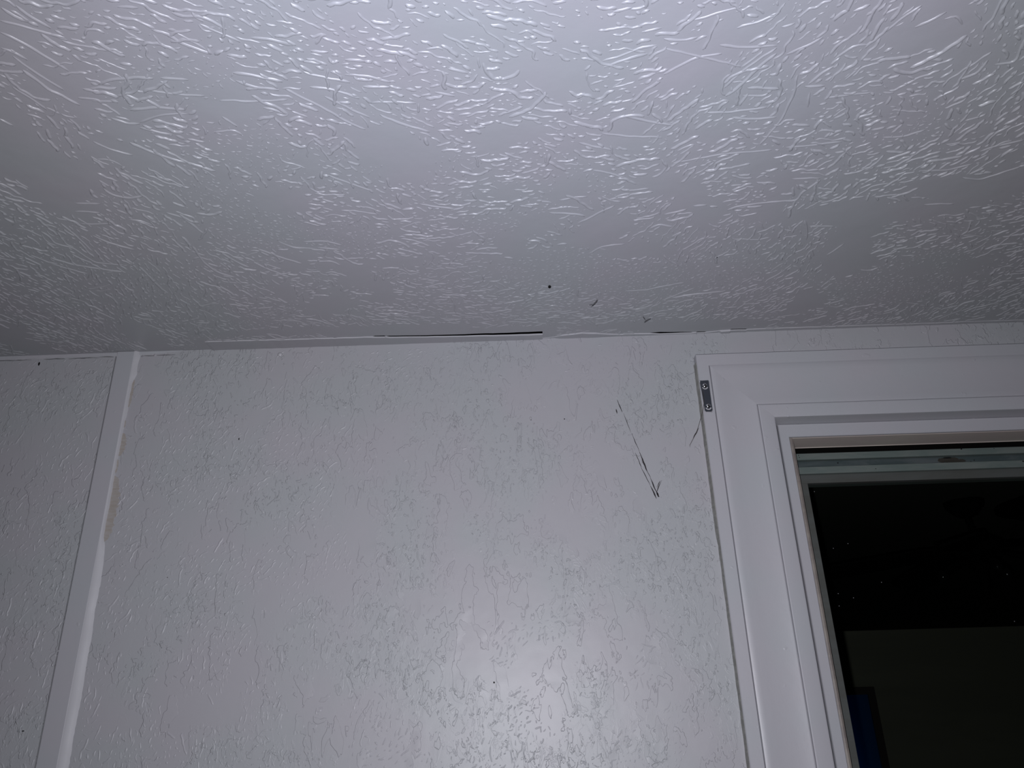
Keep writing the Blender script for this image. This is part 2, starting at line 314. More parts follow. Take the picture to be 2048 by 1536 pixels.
LONG = []
for pts in STROKES:
    p = np.array(pts, float) / 1000.0
    d = np.r_[0, np.cumsum(np.linalg.norm(np.diff(p, axis=0), axis=1))]
    n = max(5, int(d[-1] / 0.0045))
    s = np.linspace(0, d[-1], n)
    q = np.stack([np.interp(s, d, p[:, 0]), np.interp(s, d, p[:, 1])], 1)
    for _ in range(2): q[1:-1] = 0.25 * q[:-2] + 0.5 * q[1:-1] + 0.25 * q[2:]
    q += np.stack([smooth_noise(n, 0.0006), smooth_noise(n, 0.0006)], 1)
    w_ = random.uniform(0.0017, 0.0024); LONG.append((q, w_)); stroke(q, w_, w_ * random.uniform(0.50, 0.65))

# low-frequency value noise for the density of the ridges
GN = rng.random((64, 64))
def vnoise(x, y, sc):
    u, v = x * sc + 31.3, y * sc + 17.7
    i, j = int(math.floor(u)), int(math.floor(v)); fu, fv = u - i, v - j
    fu = fu * fu * (3 - 2 * fu); fv = fv * fv * (3 - 2 * fv)
    g = lambda a, b: GN[a % 64, b % 64]
    return (g(i, j) * (1 - fu) + g(i + 1, j) * fu) * (1 - fv) + (g(i, j + 1) * (1 - fu) + g(i + 1, j + 1) * fu) * fv

def bare(x, y):
    for bx, by, rx, ry in BARE:
        if ((x - bx) / rx) ** 2 + ((y - by) / ry) ** 2 < 1: return True
    return False
def fine(x, y):
    s = 0
    for bx, by, rx, ry in FINE:
        s = max(s, 1 - math.sqrt(((x - bx) / rx) ** 2 + ((y - by) / ry) ** 2))
    return s

# coverage raster (2 mm cells) keeps neighbouring ridges from piling up on each other
CELL = 0.0020
OCC = np.zeros((1500, 640), dtype=np.uint8)
def cells(P, w):
    r = []
    for k in (-1, 0, 1):
        t = np.gradient(P, axis=0); t /= np.linalg.norm(t, axis=1, keepdims=True) + 1e-9
        q = P + np.stack([-t[:, 1], t[:, 0]], 1) * k * w
        r.append(q)
    q = np.concatenate(r)
    i = np.clip(((q[:, 0] + 1.48) / CELL).astype(int), 0, 1499); j = np.clip(((q[:, 1] + 1.20) / CELL).astype(int), 0, 639)
    return i, j
for q, w_ in LONG: OCC[cells(q, w_ + 0.001)] = 1
NR = 0
for it in range(N_TRY):
    x = random.uniform(-1.38, 1.42); y = random.uniform(-1.12, -0.006)
    if abs(x) > 0.95 + (1.1 + y) * 0.45: continue
    d = 0.55 * vnoise(x, y, 9) + 0.45 * vnoise(x + 3, y, 24)
    if d < 0.28 + 0.12 * random.random() or bare(x, y): continue
    if y > -0.036 and -0.6 < x < 0.05 and random.random() < 0.92: continue
    if y > -0.052 and -0.36 < x < 0.07: continue
    if y > -0.022 and 0.22 < x < 0.45: continue
    fz = fine(x, y) + (vnoise(x + 9, y + 4, 7) - 0.60) * 1.0
    if it < N_TRY * 0.5 and fz < 0.30:
        L = min(0.005 + random.expovariate(1 / 0.012), 0.06)
        w0 = random.uniform(0.0011, 0.0025) * (1.12 if y < -0.4 else 0.95); h0 = w0 * random.uniform(0.50, 0.75)
    else:
        L = random.uniform(0.001, 0.009); w0 = random.uniform(0.0008, 0.0015); h0 = w0 * random.uniform(0.45, 0.75)
    a = field_dir(x, y) + random.gauss(0, 0.27 + (0.5 if fz > 0.1 else 0)) + (vnoise(x, y + 7, 8) - 0.5) * 1.3
    if random.random() < 0.05: a += random.uniform(0.6, 1.5)
    step = 0.0028
    n = max(4, int(L / step) + 2); step = L / (n - 1)
    s = np.linspace(-0.5, 0.5, n) * L
    ang = a + random.gauss(0, 16.0) * s + smooth_noise(n, 0.48)
    px = np.cumsum(np.cos(ang)) * step; py = np.cumsum(np.sin(ang)) * step
    P = np.stack([px - px.mean() + x, py - py.mean() + y], 1)
    if P[:, 1].max() > -0.004: continue
    c_ = cells(P, w0 + 0.0008)
    if OCC[c_].mean() > 0.22: continue
    OCC[c_] = 1
    stroke(P, w0, h0); NR += 1
RVa = np.concatenate(RV); RFa = np.concatenate(RF)
ridges = big_mesh('plaster_ridge', RVa, RFa, M_ceil, ceiling, kind='stuff')
print('ridges', NR, 'quads', len(RFa))

# dirt on the ceiling: thin flakes lying on the paint
def flake(name, P, mat, parent, plane, r, thick=0.0006):
    """ragged polygon of radius r around P; plane 'c' (ceiling) or 'w' (wall)"""
    k = 9; V = []
    for j in (0, 1):
        for i in range(k):
            a = 2 * math.pi * i / k; rr = random.uniform(0.75, 1.15)
            rx, ry = r if isinstance(r, tuple) else (r, r)
            u, v = P[0] + rx * rr * math.cos(a), P[1] + ry * rr * math.sin(a)
            V.append((u, v, ZC + 0.0002 - j * thick) if plane == 'c' else (u, 0.0002 - j * thick, Z0 + v))
    F = [tuple(range(k)), tuple(range(k, 2 * k))[::-1]] + [(i, (i + 1) % k, k + (i + 1) % k, k + i) for i in range(k)]
    return mesh_obj(name, V, F, mat, parent)

def mark(name, pts, w, mat, parent, plane='w', thick=0.0004):
    """thin ribbon following pts"""
    p = np.array(pts, float)
    d = np.r_[0, np.cumsum(np.linalg.norm(np.diff(p, axis=0), axis=1))]
    n = max(5, int(d[-1] / 0.003)); s = np.linspace(0, d[-1], n)
    q = np.stack([np.interp(s, d, p[:, 0]), np.interp(s, d, p[:, 1])], 1) + np.stack([smooth_noise(n, 0.00035), smooth_noise(n, 0.00035)], 1)
    t = np.gradient(q, axis=0); t /= np.linalg.norm(t, axis=1, keepdims=True); nn = np.stack([-t[:, 1], t[:, 0]], 1)
    ww = w * np.clip(np.sin(np.linspace(0.25, math.pi - 0.25, n)), 0.25, 1) * (1 + smooth_noise(n, 0.35)); ww = np.maximum(ww, w * 0.2)
    V = []
    for i in range(n):
        for sg, e in ((-1, 0.0002), (-1, -thick), (1, -thick), (1, 0.0002)):
            u, v = q[i] + sg * nn[i] * ww[i]
            V.append((u, v, ZC + e) if plane == 'c' else (u, e, Z0 + v))
    F = []
    for i in range(n - 1):
        a, b = 4 * i, 4 * i + 4
        for j in range(4): F.append((a + j, a + (j + 1) % 4, b + (j + 1) % 4, b + j))
    F += [(0, 1, 2, 3), (4 * n - 1, 4 * n - 2, 4 * n - 3, 4 * n - 4)]
    return mesh_obj(name, V, F, mat, parent)

flake('dirt_speck', (0.0503, -0.1894), M_speck, ceiling, 'c', (0.0026, 0.0042), 0.0015)['label'] = 'black speck on the ceiling'
flake('dirt_speck', (0.3116, -0.2618), M_speck, ceiling, 'c', (0.0009, 0.0022), 0.0012)
mark('smudge', [(0.1340, -0.1395), (0.1300, -0.1270), (0.1265, -0.1195)], 0.0014, M_smudge, ceiling, 'c', 0.0012)['label'] = 'grey star-shaped smudge'
mark('smudge', [(0.1205, -0.1225), (0.1290, -0.1235)], 0.0008, M_smudge, ceiling, 'c', 0.0012)
mark('smudge', [(0.1240, -0.1160), (0.1300, -0.1260)], 0.0008, M_smudge, ceiling, 'c', 0.0012)
mark('smudge', [(0.2350, -0.0640), (0.2286, -0.0560), (0.2265, -0.0500)], 0.0014, M_smudge, ceiling, 'c', 0.0012)
mark('smudge', [(0.2200, -0.0730), (0.2262, -0.0605)], 0.0006, M_smudge, ceiling, 'c', 0.0012)

# ---------------------------------------------------------------- the wall with the window opening
XB0, XB1 = -0.7640, -0.7313          # batten
WX0, WZ1 = 0.3185, 0.5996            # outer edge of the casing, left and top
WX1, WZ0 = 1.72, -0.62               # right and bottom, outside the frame
zb, zt = 0.0, ZC
V, F = [], []
def quad(a, b, c, d):
    i = len(V); V.extend([a, b, c, d]); F.append((i, i + 1, i + 2, i + 3))
def wall_rect(x0, x1, z0, z1): quad((x0, 0, z0), (x1, 0, z0), (x1, 0, z1), (x0, 0, z1))
wall_rect(-2.6, XB0 - 0.0050, zb, zt)
# joint beside the batten: a narrow real groove
for (xa, ya), (xb_, yb) in zip([(XB0 - 0.0050, 0), (XB0 - 0.0050, 0.012), (XB0 + 0.002, 0.012)], [(XB0 - 0.0050, 0.012), (XB0 + 0.002, 0.012), (XB0 + 0.002, 0)]):
    quad((xa, ya, zb), (xb_, yb, zb), (xb_, yb, zt), (xa, ya, zt))
OX0, OZ1 = WX0 + 0.06, Z0 + WZ1 + 0.0012
OX1, OZ0 = WX1 - 0.06, Z0 + WZ0 + 0.06
wall_rect(XB0 + 0.002, OX0, zb, OZ1)
wall_rect(XB0 + 0.002, 2.3, OZ1, zt)
wall_rect(OX1, 2.3, zb, OZ1)
wall_rect(OX0, OX1, zb, OZ0)
# reveals of the rough opening
quad((OX0, 0, OZ0), (OX0, 0.16, OZ0), (OX0, 0.16, OZ1), (OX0, 0, OZ1))
quad((OX1, 0, OZ0), (OX1, 0, OZ1), (OX1, 0.16, OZ1), (OX1, 0.16, OZ0))
quad((OX0, 0, OZ1), (OX0, 0.16, OZ1), (OX1, 0.16, OZ1), (OX1, 0, OZ1))
quad((OX0, 0, OZ0), (OX1, 0, OZ0), (OX1, 0.16, OZ0), (OX0, 0.16, OZ0))
wall = mesh_obj('wall_back', V, F, M_wall, kind='structure')
wall['label'] = 'white wall with knocked-down plaster texture'

# raised flecks of plaster on the wall: short leaning worms in loose clusters, and a few longer wandering lips
RV, RF = [], []; rbase = 0; ON_WALL = True; NW = 0
OCC[:] = 0
for it in range(54000):
    x = random.uniform(-1.35, 0.31); z = random.uniform(-0.36, 0.640)
    if XB0 - 0.008 < x < XB1 + 0.022: continue
    right = (x + 0.25) / 0.55
    d = 0.5 * vnoise(x + 5, z + 2, 10) + 0.5 * vnoise(x + 1, z + 6, 26)
    lim = 0.43 + 0.13 * max(0.0, min(1.0, right)) + (0.08 if z > 0.5 else 0)
    if d < lim: continue
    big = 1.0 - 0.35 * max(0.0, min(1.0, right))
    if it % 5 == 0: L = random.uniform(0.010, 0.034) * big; w0 = random.uniform(0.0010, 0.0019) * big
    else: L = random.uniform(0.002, 0.012) * big; w0 = random.uniform(0.0009, 0.0017) * big
    h0 = w0 * random.uniform(0.28, 0.50) * (0.55 + 0.45 * big)
    a = math.radians(64) + random.gauss(0, 0.40) + (vnoise(x + 4, z, 5) - 0.5) * 1.1
    n = max(4, int(L / 0.0026) + 2); step = L / (n - 1); s = np.linspace(-0.5, 0.5, n) * L
    ang = a + random.gauss(0, 22.0) * s + smooth_noise(n, 0.45)
    P = np.stack([np.cumsum(np.cos(ang)) * step, np.cumsum(np.sin(ang)) * step], 1); P += np.array([x, z]) - P.mean(0)
    if P[:, 1].max() > 0.645 or P[:, 0].max() > 0.314: continue
    c_ = cells(P - np.array([0, 0.75]), w0 + 0.0010)
    if OCC[c_].mean() > 0.12: continue
    OCC[c_] = 1
    stroke(P, w0, h0); NW += 1
big_mesh('plaster_fleck', np.concatenate(RV), np.concatenate(RF), M_wall, wall, kind='stuff')
print('wall flecks', NW)

SC_W = [
([(0.1708, 0.5223), (0.1757, 0.5059), (0.1778, 0.4992)], .00075),
([(0.1802, 0.4963), (0.1849, 0.4793), (0.1901, 0.4586)], .0003),
([(0.1918, 0.4577), (0.1957, 0.4437), (0.2024, 0.4217)], .0005),
([(0.2024, 0.4217), (0.2083, 0.4017), (0.2113, 0.3892), (0.2168, 0.3749)], .0010),
([(0.2168, 0.3749), (0.2238, 0.3519), (0.2290, 0.3397)], .0010),
([(0.1946, 0.4211), (0.198, 0.411), (0.2032, 0.393)], .0006),
([(0.2032, 0.393), (0.2073, 0.3822), (0.2154, 0.3609)], .0006),
([(0.2154, 0.3609), (0.2208, 0.3468), (0.224, 0.3373)], .0010),
([(0.2358, 0.3699), (0.2284, 0.3553), (0.2252, 0.3484)], .0006),
([(0.2331, 0.3691), (0.2269, 0.3571)], .0005),
([(0.2252, 0.3500), (0.2276, 0.3397)], .0014),
([(0.1676, 0.5043), (0.1687, 0.4958)], .0008),
([(0.1737, 0.5136), (0.1786, 0.4983)], .0006),
([(0.3119, 0.4637), (0.3049, 0.4528), (0.2984, 0.442)], .0008)]
for i, (p, w_) in enumerate(SC_W):
    o = mark('scuff_mark', p, w_, M_scuff, wall)
    if i == 0: o['label'] = 'thin black scratch on the white wall'
for (x, z, r) in [(-0.9131, 0.6349, (0.0020, 0.0042)), (-0.0606, 0.0497, 0.0014), (-0.7984, -0.0016, (0.0018, 0.0010)), (-0.5136, 0.4711, (0.0010, 0.0022)),
                  (0.0133, 0.4891, 0.0008), (0.0736, 0.4889, 0.0011), (0.2764, 0.4798, 0.0009), (-0.6062, 0.2286, 0.0009)]:
    flake('dirt_speck', (x, z), M_speck if r != 0.0009 else M_smudge, wall, 'w', r)
# filled nail head, a paint blob high on the wall
v, f = lathe([(0.0001, -0.0022), (0.0030, -0.0016), (0.0050, 0.0004)], 14, (-0.4551, 0, Z0 + 0.6375), 'y')
mesh_obj('nail_blob', v, f, M_caulk_lit_edge, wall, smooth=True, label='painted-over nail head')

# the other walls, floor (behind the photographer; they return a little of the flash)
def plane(name, pts, mat, label):
    o = mesh_obj(name, pts, [(0, 1, 2, 3)], mat, kind='structure'); o['label'] = label; return o
M_plain = new_mat('plain_wall_paint', (0.22, 0.22, 0.24), 0.6, 0.4)
M_floor = mat_mottled('brown_floor', (0.12, 0.09, 0.07), (0.17, 0.13, 0.10), 0.5, 6)
plane('wall_left', [(-2.6, 0.0, 0), (-2.6, -3.4, 0), (-2.6, -3.4, ZC), (-2.6, 0.0, ZC)], M_plain, 'plain white side wall')
plane('wall_right', [(2.3, -3.4, 0), (2.3, 0.0, 0), (2.3, 0.0, ZC), (2.3, -3.4, ZC)], M_plain, 'plain white side wall right of the window')
plane('wall_front', [(-2.6, -3.4, 0), (2.3, -3.4, 0), (2.3, -3.4, ZC), (-2.6, -3.4, ZC)], M_plain, 'plain white wall behind the photographer')
plane('floor', [(-2.6, -3.4, 0), (2.3, -3.4, 0), (2.3, 0, 0), (-2.6, 0, 0)], M_floor, 'brown floor')

# ---------------------------------------------------------------- batten over the panel joint, with its caulk
trim = boxo('trim_1', (XB0, XB1, -0.0052, 0.0, 0.0, ZC - 0.0005), M_trim, bevel=0.0007, kind='structure', label='flat white batten covering the wall joint')
cw = [(0.653, .0085), (0.645, .0100), (0.625, .0085), (0.612, .0095), (0.606, .0105), (0.598, .0070), (0.585, .0048), (0.56, .0042), (0.54, .0050), (0.50, .0036), (0.47, .0042), (0.44, .0036), (0.40, .0034), (0.36, .0044), (0.33, .0036),
      (0.30, .0046), (0.285, .0085), (0.26, .0120), (0.22, .0135), (0.18, .0125), (0.14, .0150), (0.10, .0145), (0.05, .0165), (0.0, .0150), (-0.06, .0165), (-0.12, .015), (-1.84, .015)]
V, F = [], []
zz = []
for (za, wa), (zc, wc) in zip(cw[:-1], cw[1:]):
    k = max(1, int((za - zc) / 0.006)) if za > -0.1 else 1
    for i in range(k): zz.append((za + (zc - za) * i / k, wa + (wc - wa) * i / k + random.uniform(-.0005, .0005)))
zz.append(cw[-1])
for z, wd in zz:
    V += [(XB1 - 0.0004, -0.0050, Z0 + z), (XB1 + 0.0006 + wd * 0.2, -0.0044, Z0 + z), (XB1 + wd * 0.6, -0.0020, Z0 + z), (XB1 + wd, 0.0001, Z0 + z)]
for i in range(len(zz) - 1):
    for j in range(3): F.append((4 * i + j, 4 * i + 4 + j, 4 * i + 5 + j, 4 * i + 1 + j))
mesh_obj('caulk_bead', V, F, M_caulk_lit_edge, trim, smooth=True, label='bright smeared caulk along the right edge')
def patch(name, x0f, x1f, z0, z1, mat, parent, n=30, y=-0.0004):
    V, F = [], []
    for i in range(n):
        t = i / (n - 1); z = z0 + (z1 - z0) * t; e = math.sin(math.pi * t) ** 0.35
        a, b = x0f(z), x1f(z) * 1.0
        wd = (b - a) * e * random.uniform(0.75, 1.1)
        V += [(a, 0.0002, Z0 + z), (a, y, Z0 + z), (a + wd, y, Z0 + z), (a + wd + 0.0004, 0.0002, Z0 + z)]
    for i in range(n - 1):
        for j in range(3): F.append((4 * i + j, 4 * i + 4 + j, 4 * i + 5 + j, 4 * i + 1 + j))
    return mesh_obj(name, V, F, mat, parent)
def cwz(z): return XB1 + np.interp(-z, [-c[0] for c in cw], [c[1] for c in cw]) - 0.001
for k, (za, zc, w_) in enumerate([(0.292, 0.410, 0.0170), (0.414, 0.440, 0.0040), (0.446, 0.490, 0.0100), (0.540, 0.596, 0.0055), (0.500, 0.515, 0.003)]):
    o = patch('adhesive_stain', cwz, lambda z, w_=w_: cwz(z) + w_, za, zc, M_glue, trim)
    if k == 0: o['label'] = 'tan dried adhesive beside the caulk'

# caulk band under the ceiling, left of the batten and for a hand's width right of it
def caulk_band(x0, x1, hgt, label=None):
    V, F = [], []; n = max(6, int((x1 - x0) / 0.008))
    for i in range(n):
        t = i / (n - 1); x = x0 + (x1 - x0) * t
        hh = hgt(t) * random.uniform(0.85, 1.15)
        V += [(x, -0.0016, ZC - 0.0002), (x, -0.0014, ZC - hh * 0.75), (x, 0.0002, ZC - hh)]
    for i in range(n - 1):
        for j in range(2): F.append((3 * i + j, 3 * i + 3 + j, 3 * i + 4 + j, 3 * i + 1 + j))
    return mesh_obj('caulk_bead', V, F, M_trim, ceiling, smooth=True, label=label)
caulk_band(-1.10, XB0 - 0.002, lambda t: 0.0068, 'thin white caulk line under the ceiling')
caulk_band(XB1 + 0.008, -0.64, lambda t: 0.0072 * (1 - t) + 0.001)
for (x0, x1, z) in [(-1.02, -0.93, 0.6440), (-0.905, -0.865, 0.6440), (-0.858, -0.80, 0.6435), (-0.800, -0.772, 0.6448), (-0.72, -0.695, 0.6440), (-0.69, -0.655, 0.6445)]:
    mark('caulk_crack', [(x0, z), ((x0 + x1) / 2, z + 0.0004), (x1, z)], 0.0006, M_smudge, wall)

# ---------------------------------------------------------------- window_1
win = empty('window_1', (WX0, 0, Z0 + WZ0), 'white-cased window with dark glass at the right', None, 'structure')
SIDES = ['left', 'top', 'right', 'bottom']
def ring(ix, iz, y):
    """rectangle inset by ix at the sides and iz at head and sill"""
    x0, x1, z0, z1 = WX0 + ix, WX1 - ix, Z0 + WZ0 + iz, Z0 + WZ1 - iz
    return [(x0, y, z0), (x0, y, z1), (x1, y, z1), (x1, y, z0)]
def frame(name, prof, mats, parent, bevel=0, names=None, smooth=False):
    """four mitred members; prof = (ix, iz, y) rings from outside to inside"""
    rs = [ring(*p) for p in prof]; out = []
    for s in range(4):
        a, b = s, (s + 1) % 4
        V = [r[a] for r in rs] + [r[b] for r in rs]; n = len(rs)
        F = [(i, i + 1, n + i + 1, n + i) for i in range(n - 1)]
        F += [tuple(range(n))[::-1], tuple(range(n, 2 * n))]
        o = mesh_obj((names or [name] * 4)[s], V, F, mats[s] if isinstance(mats, list) else mats, parent and None)
        if smooth:
            for p in o.data.polygons: p.use_smooth = len(p.vertices) == 4
            o.data.set_sharp_from_angle(angle=math.radians(28))
        put(o, win); out.append(o)
    return out
# casing: back band, dished face board, inner strip
prof = [(0.0, 0.0, 0.001), (0.0, 0.0, -0.0178), (0.0012, 0.0012, -0.0192), (0.0208, 0.0226, -0.0192), (0.0216, 0.0234, -0.0180), (0.0220, 0.0236, -0.0150), (0.0228, 0.0243, -0.0200), (0.0245, 0.0262, -0.0205),
        (0.033, 0.036, -0.0200), (0.045, 0.049, -0.0188), (0.058, 0.062, -0.0184), (0.072, 0.077, -0.0188), (0.085, 0.091, -0.0202), (0.0940, 0.1008, -0.0218), (0.0958, 0.1028, -0.0212), (0.0963, 0.1031, -0.0155), (0.0968, 0.1038, -0.0222), (0.0985, 0.1055, -0.0232),
        (0.1200, 0.1255, -0.0232), (0.1228, 0.1282, -0.0218), (0.1237, 0.1291, -0.0185), (0.1237, 0.1291, 0.030)]
cas = frame('casing', prof, M_trim, win, smooth=True)
cas[0]['label'] = 'left casing board with three steps'
cas[1]['label'] = 'head casing board'
# worn unpainted outer edge along the left casing board
V, F = [], []
n = 90
for i in range(n):
    z = Z0 + 0.585 - (0.585 + 0.55) * i / (n - 1)
    e = random.uniform(-0.0004, 0.0006) + (0.0012 if i < 26 else 0.0)
    V += [(WX0 - 0.0003 - e, 0.0004, z), (WX0 - 0.0003 - e * 0.3, -0.0150 + random.uniform(-0.001, 0.001), z), (WX0 + 0.0006, -0.0176, z)]
for i in range(n - 1):
    for j in range(2): F.append((3 * i + j, 3 * i + 3 + j, 3 * i + 4 + j, 3 * i + 1 + j))
put(mesh_obj('casing_edge', V, F, M_edge, None, label='bare olive-grey outer edge'), win)
# stop
sx, sz = 0.1238, 0.1292
stp = frame('window_stop', [(sx + 0.0150, sz, 0.034), (sx + 0.0150, sz, 0.0165), (sx + 0.0158, sz + 0.001, 0.0150), (0.1546, 0.1525, 0.0150), (0.1556, 0.1535, 0.0160), (0.1556, 0.1535, 0.060)], M_trim, win, smooth=True)
frame('jamb_lining', [(0.1237, 0.1291, 0.0290), (0.1237, 0.1291, 0.0175), (0.1362, 0.1293, 0.0170), (0.1362, 0.1293, 0.0290)], M_trim, win)
frame('joint_gap', [(0.1362, 0.1293, 0.0290), (0.1362, 0.1293, 0.0310), (0.1400, 0.1296, 0.0312)], M_dark, win)
# almond frame
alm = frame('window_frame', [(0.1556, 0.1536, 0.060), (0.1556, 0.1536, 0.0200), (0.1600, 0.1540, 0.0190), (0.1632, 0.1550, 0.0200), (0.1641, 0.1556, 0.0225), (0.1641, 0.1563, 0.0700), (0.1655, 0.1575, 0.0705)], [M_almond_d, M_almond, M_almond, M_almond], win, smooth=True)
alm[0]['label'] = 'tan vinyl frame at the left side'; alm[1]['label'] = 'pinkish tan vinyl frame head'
# lining of the slot above the track, and the body of the wall around the sash
frame('slot_lining', [(0.1641, 0.1545, 0.0702), (0.1641, 0.1545, 0.135), (0.20, 0.195, 0.135)], M_dark, win)
XL, XR = WX0 + 0.160, WX1 - 0.160
def wbox(name, b, mat, bevel=0.0008, label=None):
    o = boxo(name, b, mat, None, bevel, label=label); put(o, win); return o
wbox('track_rail', (XL, XR, 0.085, 0.130, Z0 + 0.4239, Z0 + 0.4365), M_track, label='grey-green upper rail of the head track')
wbox('track_channel', (XL, XR, 0.095, 0.130, Z0 + 0.4090, Z0 + 0.4240), M_track_d, label='dark channel between the rails')
wbox('track_rail', (XL, XR, 0.083, 0.130, Z0 + 0.3965, Z0 + 0.4098), M_track, label='grey-green lower rail of the head track')
wbox('sash_rail', (XL, XR, 0.090, 0.120, Z0 + 0.3804, Z0 + 0.3966), M_sash, label='olive-grey top rail of the sash')
SX = 0.5195
def lbox(name, x0, x1, y0, mat, label=None, b=0.0006): return wbox(name, (x0, x1, y0, 0.120, Z0 + WZ0 + 0.16, Z0 + 0.3806), mat, b, label)
lbox('sash_stile', 0.4880, SX, 0.0900, M_sash, 'narrow grey-green stile of the sash')
wbox('sash_stile', (XR - 0.03, XR, 0.090, 0.120, Z0 + WZ0 + 0.16, Z0 + 0.3806), M_sash)
wbox('sash_rail', (XL, XR, 0.090, 0.120, Z0 + WZ0 + 0.150, Z0 + WZ0 + 0.185), M_sash)
# grime and specks in the track
def wflake(name, x, z, y, rx, rz, mat):
    k = 11; V = []
    for j in (0, 1):
        for i in range(k):
            a = 2 * math.pi * i / k; rr = random.uniform(0.8, 1.1)
            V.append((x + rx * rr * math.cos(a), y - j * 0.0006, Z0 + z + rz * rr * math.sin(a)))
    F = [tuple(range(k)), tuple(range(k, 2 * k))[::-1]] + [(i, (i + 1) % k, k + (i + 1) % k, k + i) for i in range(k)]
    return put(mesh_obj(name, V, F, mat, None), win)
wflake('grime_patch', 0.794, 0.4168, 0.0950, 0.015, 0.0062, M_grime)['label'] = 'brown grime patch in the channel'
wflake('grime_patch', 0.778, 0.4178, 0.0951, 0.009, 0.0045, M_grime); wflake('grime_patch', 0.812, 0.4150, 0.0951, 0.008, 0.0040, M_grime)
wflake('grime_patch', 0.788, 0.4220, 0.0949, 0.009, 0.0014, M_speck)
wflake('grime_patch', 0.497, 0.4150, 0.0950, 0.006, 0.005, M_speck)
wflake('grime_patch', 0.512, 0.4105, 0.0950, 0.013, 0.0018, M_grime)
for (x, z, y, r) in [(0.812, 0.4350, 0.0850, 0.0014), (0.872, 0.4343, 0.0850, 0.0008), (0.917, 0.4072, 0.0830, 0.0016), (0.584, 0.4190, 0.0950, 0.0014), (0.646, 0.4020, 0.0830, 0.0009), (0.829, 0.4130, 0.0950, 0.0016), (0.836, 0.4160, 0.0950, 0.0011), (0.510, 0.4330, 0.0850, 0.0009), (0.511, 0.4290, 0.0850, 0.0009)]:
    wflake('dirt_speck', x, z, y, r, r * 0.8, M_speck)
# pane: faintly reflective, lets the flash through
mg = bpy.data.materials.new('dusty_glass'); mg.use_nodes = True; t = mg.node_tree; t.nodes.clear()
o_ = t.nodes.new('ShaderNodeOutputMaterial'); mx = t.nodes.new('ShaderNodeMixShader'); tr = t.nodes.new('ShaderNodeBsdfTransparent'); gl = t.nodes.new('ShaderNodeBsdfGlossy')
gl.inputs['Roughness'].default_value = 0.02; tr.inputs[0].default_value = (0.86, 0.90, 0.88, 1); mx.inputs[0].default_value = 0.0025
t.links.new(tr.outputs[0], mx.inputs[1]); t.links.new(gl.outputs[0], mx.inputs[2]); t.links.new(mx.outputs[0], o_.inputs[0])
put(boxo('glass_pane', (SX - 0.004, XR - 0.02, 0.100, 0.104, Z0 + WZ0 + 0.17, Z0 + 0.383), mg, None, label='dark window pane'), win)
M_dust = new_mat('dust', (0.22, 0.22, 0.23), 0.9, 0.2)
for (u, z) in [(0.5325, 0.367), (0.5475, 0.2620), (0.575, 0.2695), (0.541, 0.1830), (0.566, 0.1750), (0.5385, 0.162), (0.832, 0.1280), (0.86, -0.13), (0.62, 0.20)]:
    wflake('dust_speck', u, z, 0.0999, 0.0007, 0.0007, M_dust)

# ---------------------------------------------------------------- mending plate and hair
pl = empty('mending_plate', (0.3260, -0.0192, Z0 + 0.5170), 'small dark steel mending plate with two bright screws on the window casing', 'hardware')
px = lambda z: 0.3260 + (0.545 - z) * 0.012
k = 24; V = []
z0p, z1p = 0.4866, 0.5462
for y in (-0.0192, -0.0208):
    V += [(0.3200, y, Z0 + z1p), (0.3340, y, Z0 + z1p), (0.3350, y, Z0 + z1p - 0.001), (0.3350, y, Z0 + z0p + 0.002), (0.3330, y, Z0 + z0p), (0.3235, y, Z0 + z0p), (0.3217, y, Z0 + z0p + 0.002), (0.3200, y, Z0 + z1p - 0.002)]
F = [tuple(range(8)), tuple(range(8, 16))[::-1]] + [(i, (i + 1) % 8, 8 + (i + 1) % 8, 8 + i) for i in range(8)]
o = mesh_obj('plate', V, F, M_steel, None); put(o, pl)
for zc, xc in ((0.5365, 0.3270), (0.4970, 0.3282)):
    prof_ = [(0.0048, -0.0209), (0.0046, -0.0212), (0.0040, -0.0222), (0.0026, -0.0230), (0.0008, -0.0232)]
    v, f = lathe([(r, y) for r, y in prof_], 20, (xc, 0, Z0 + zc), 'y')
    s = mesh_obj('screw', v, f, M_screw, None, smooth=True, label='shiny cross-head screw'); put(s, pl)
    for ang in (0.5, 0.5 + math.pi / 2):
        dx, dz = math.cos(ang), math.sin(ang); V = []
        for y in (-0.0216, -0.0234):
            for a_, b_ in ((-1, -1), (1, -1), (1, 1), (-1, 1)):
                V.append((a_ * 0.0026 * dx - b_ * 0.0005 * dz + xc, y, Z0 + zc + a_ * 0.0026 * dz + b_ * 0.0005 * dx))
        c = mesh_obj('screw_slot', V, [(0, 1, 2, 3), (4, 7, 6, 5), (0, 4, 5, 1), (1, 5, 6, 2), (2, 6, 7, 3), (3, 7, 4, 0)], M_speck, s)
    # countersink of the oversize hole, its shine put into a pale crescent below the head
    V, F = [], []
    for i in range(13):
        a = math.radians(205 + 130 * i / 12)
        for r_, y in ((0.0047, -0.02085), (0.0066, -0.02115)):
            V.append((xc + r_ * math.cos(a) * 0.9, y, Z0 + zc - 0.0012 + r_ * math.sin(a)))
    F = [(2 * i, 2 * i + 1, 2 * i + 3, 2 * i + 2) for i in range(12)]
    c = mesh_obj('countersink_shine', V, F, M_caulk_lit_edge, None, label='pale crescent for the shine on the screw-hole rim'); put(c, pl)
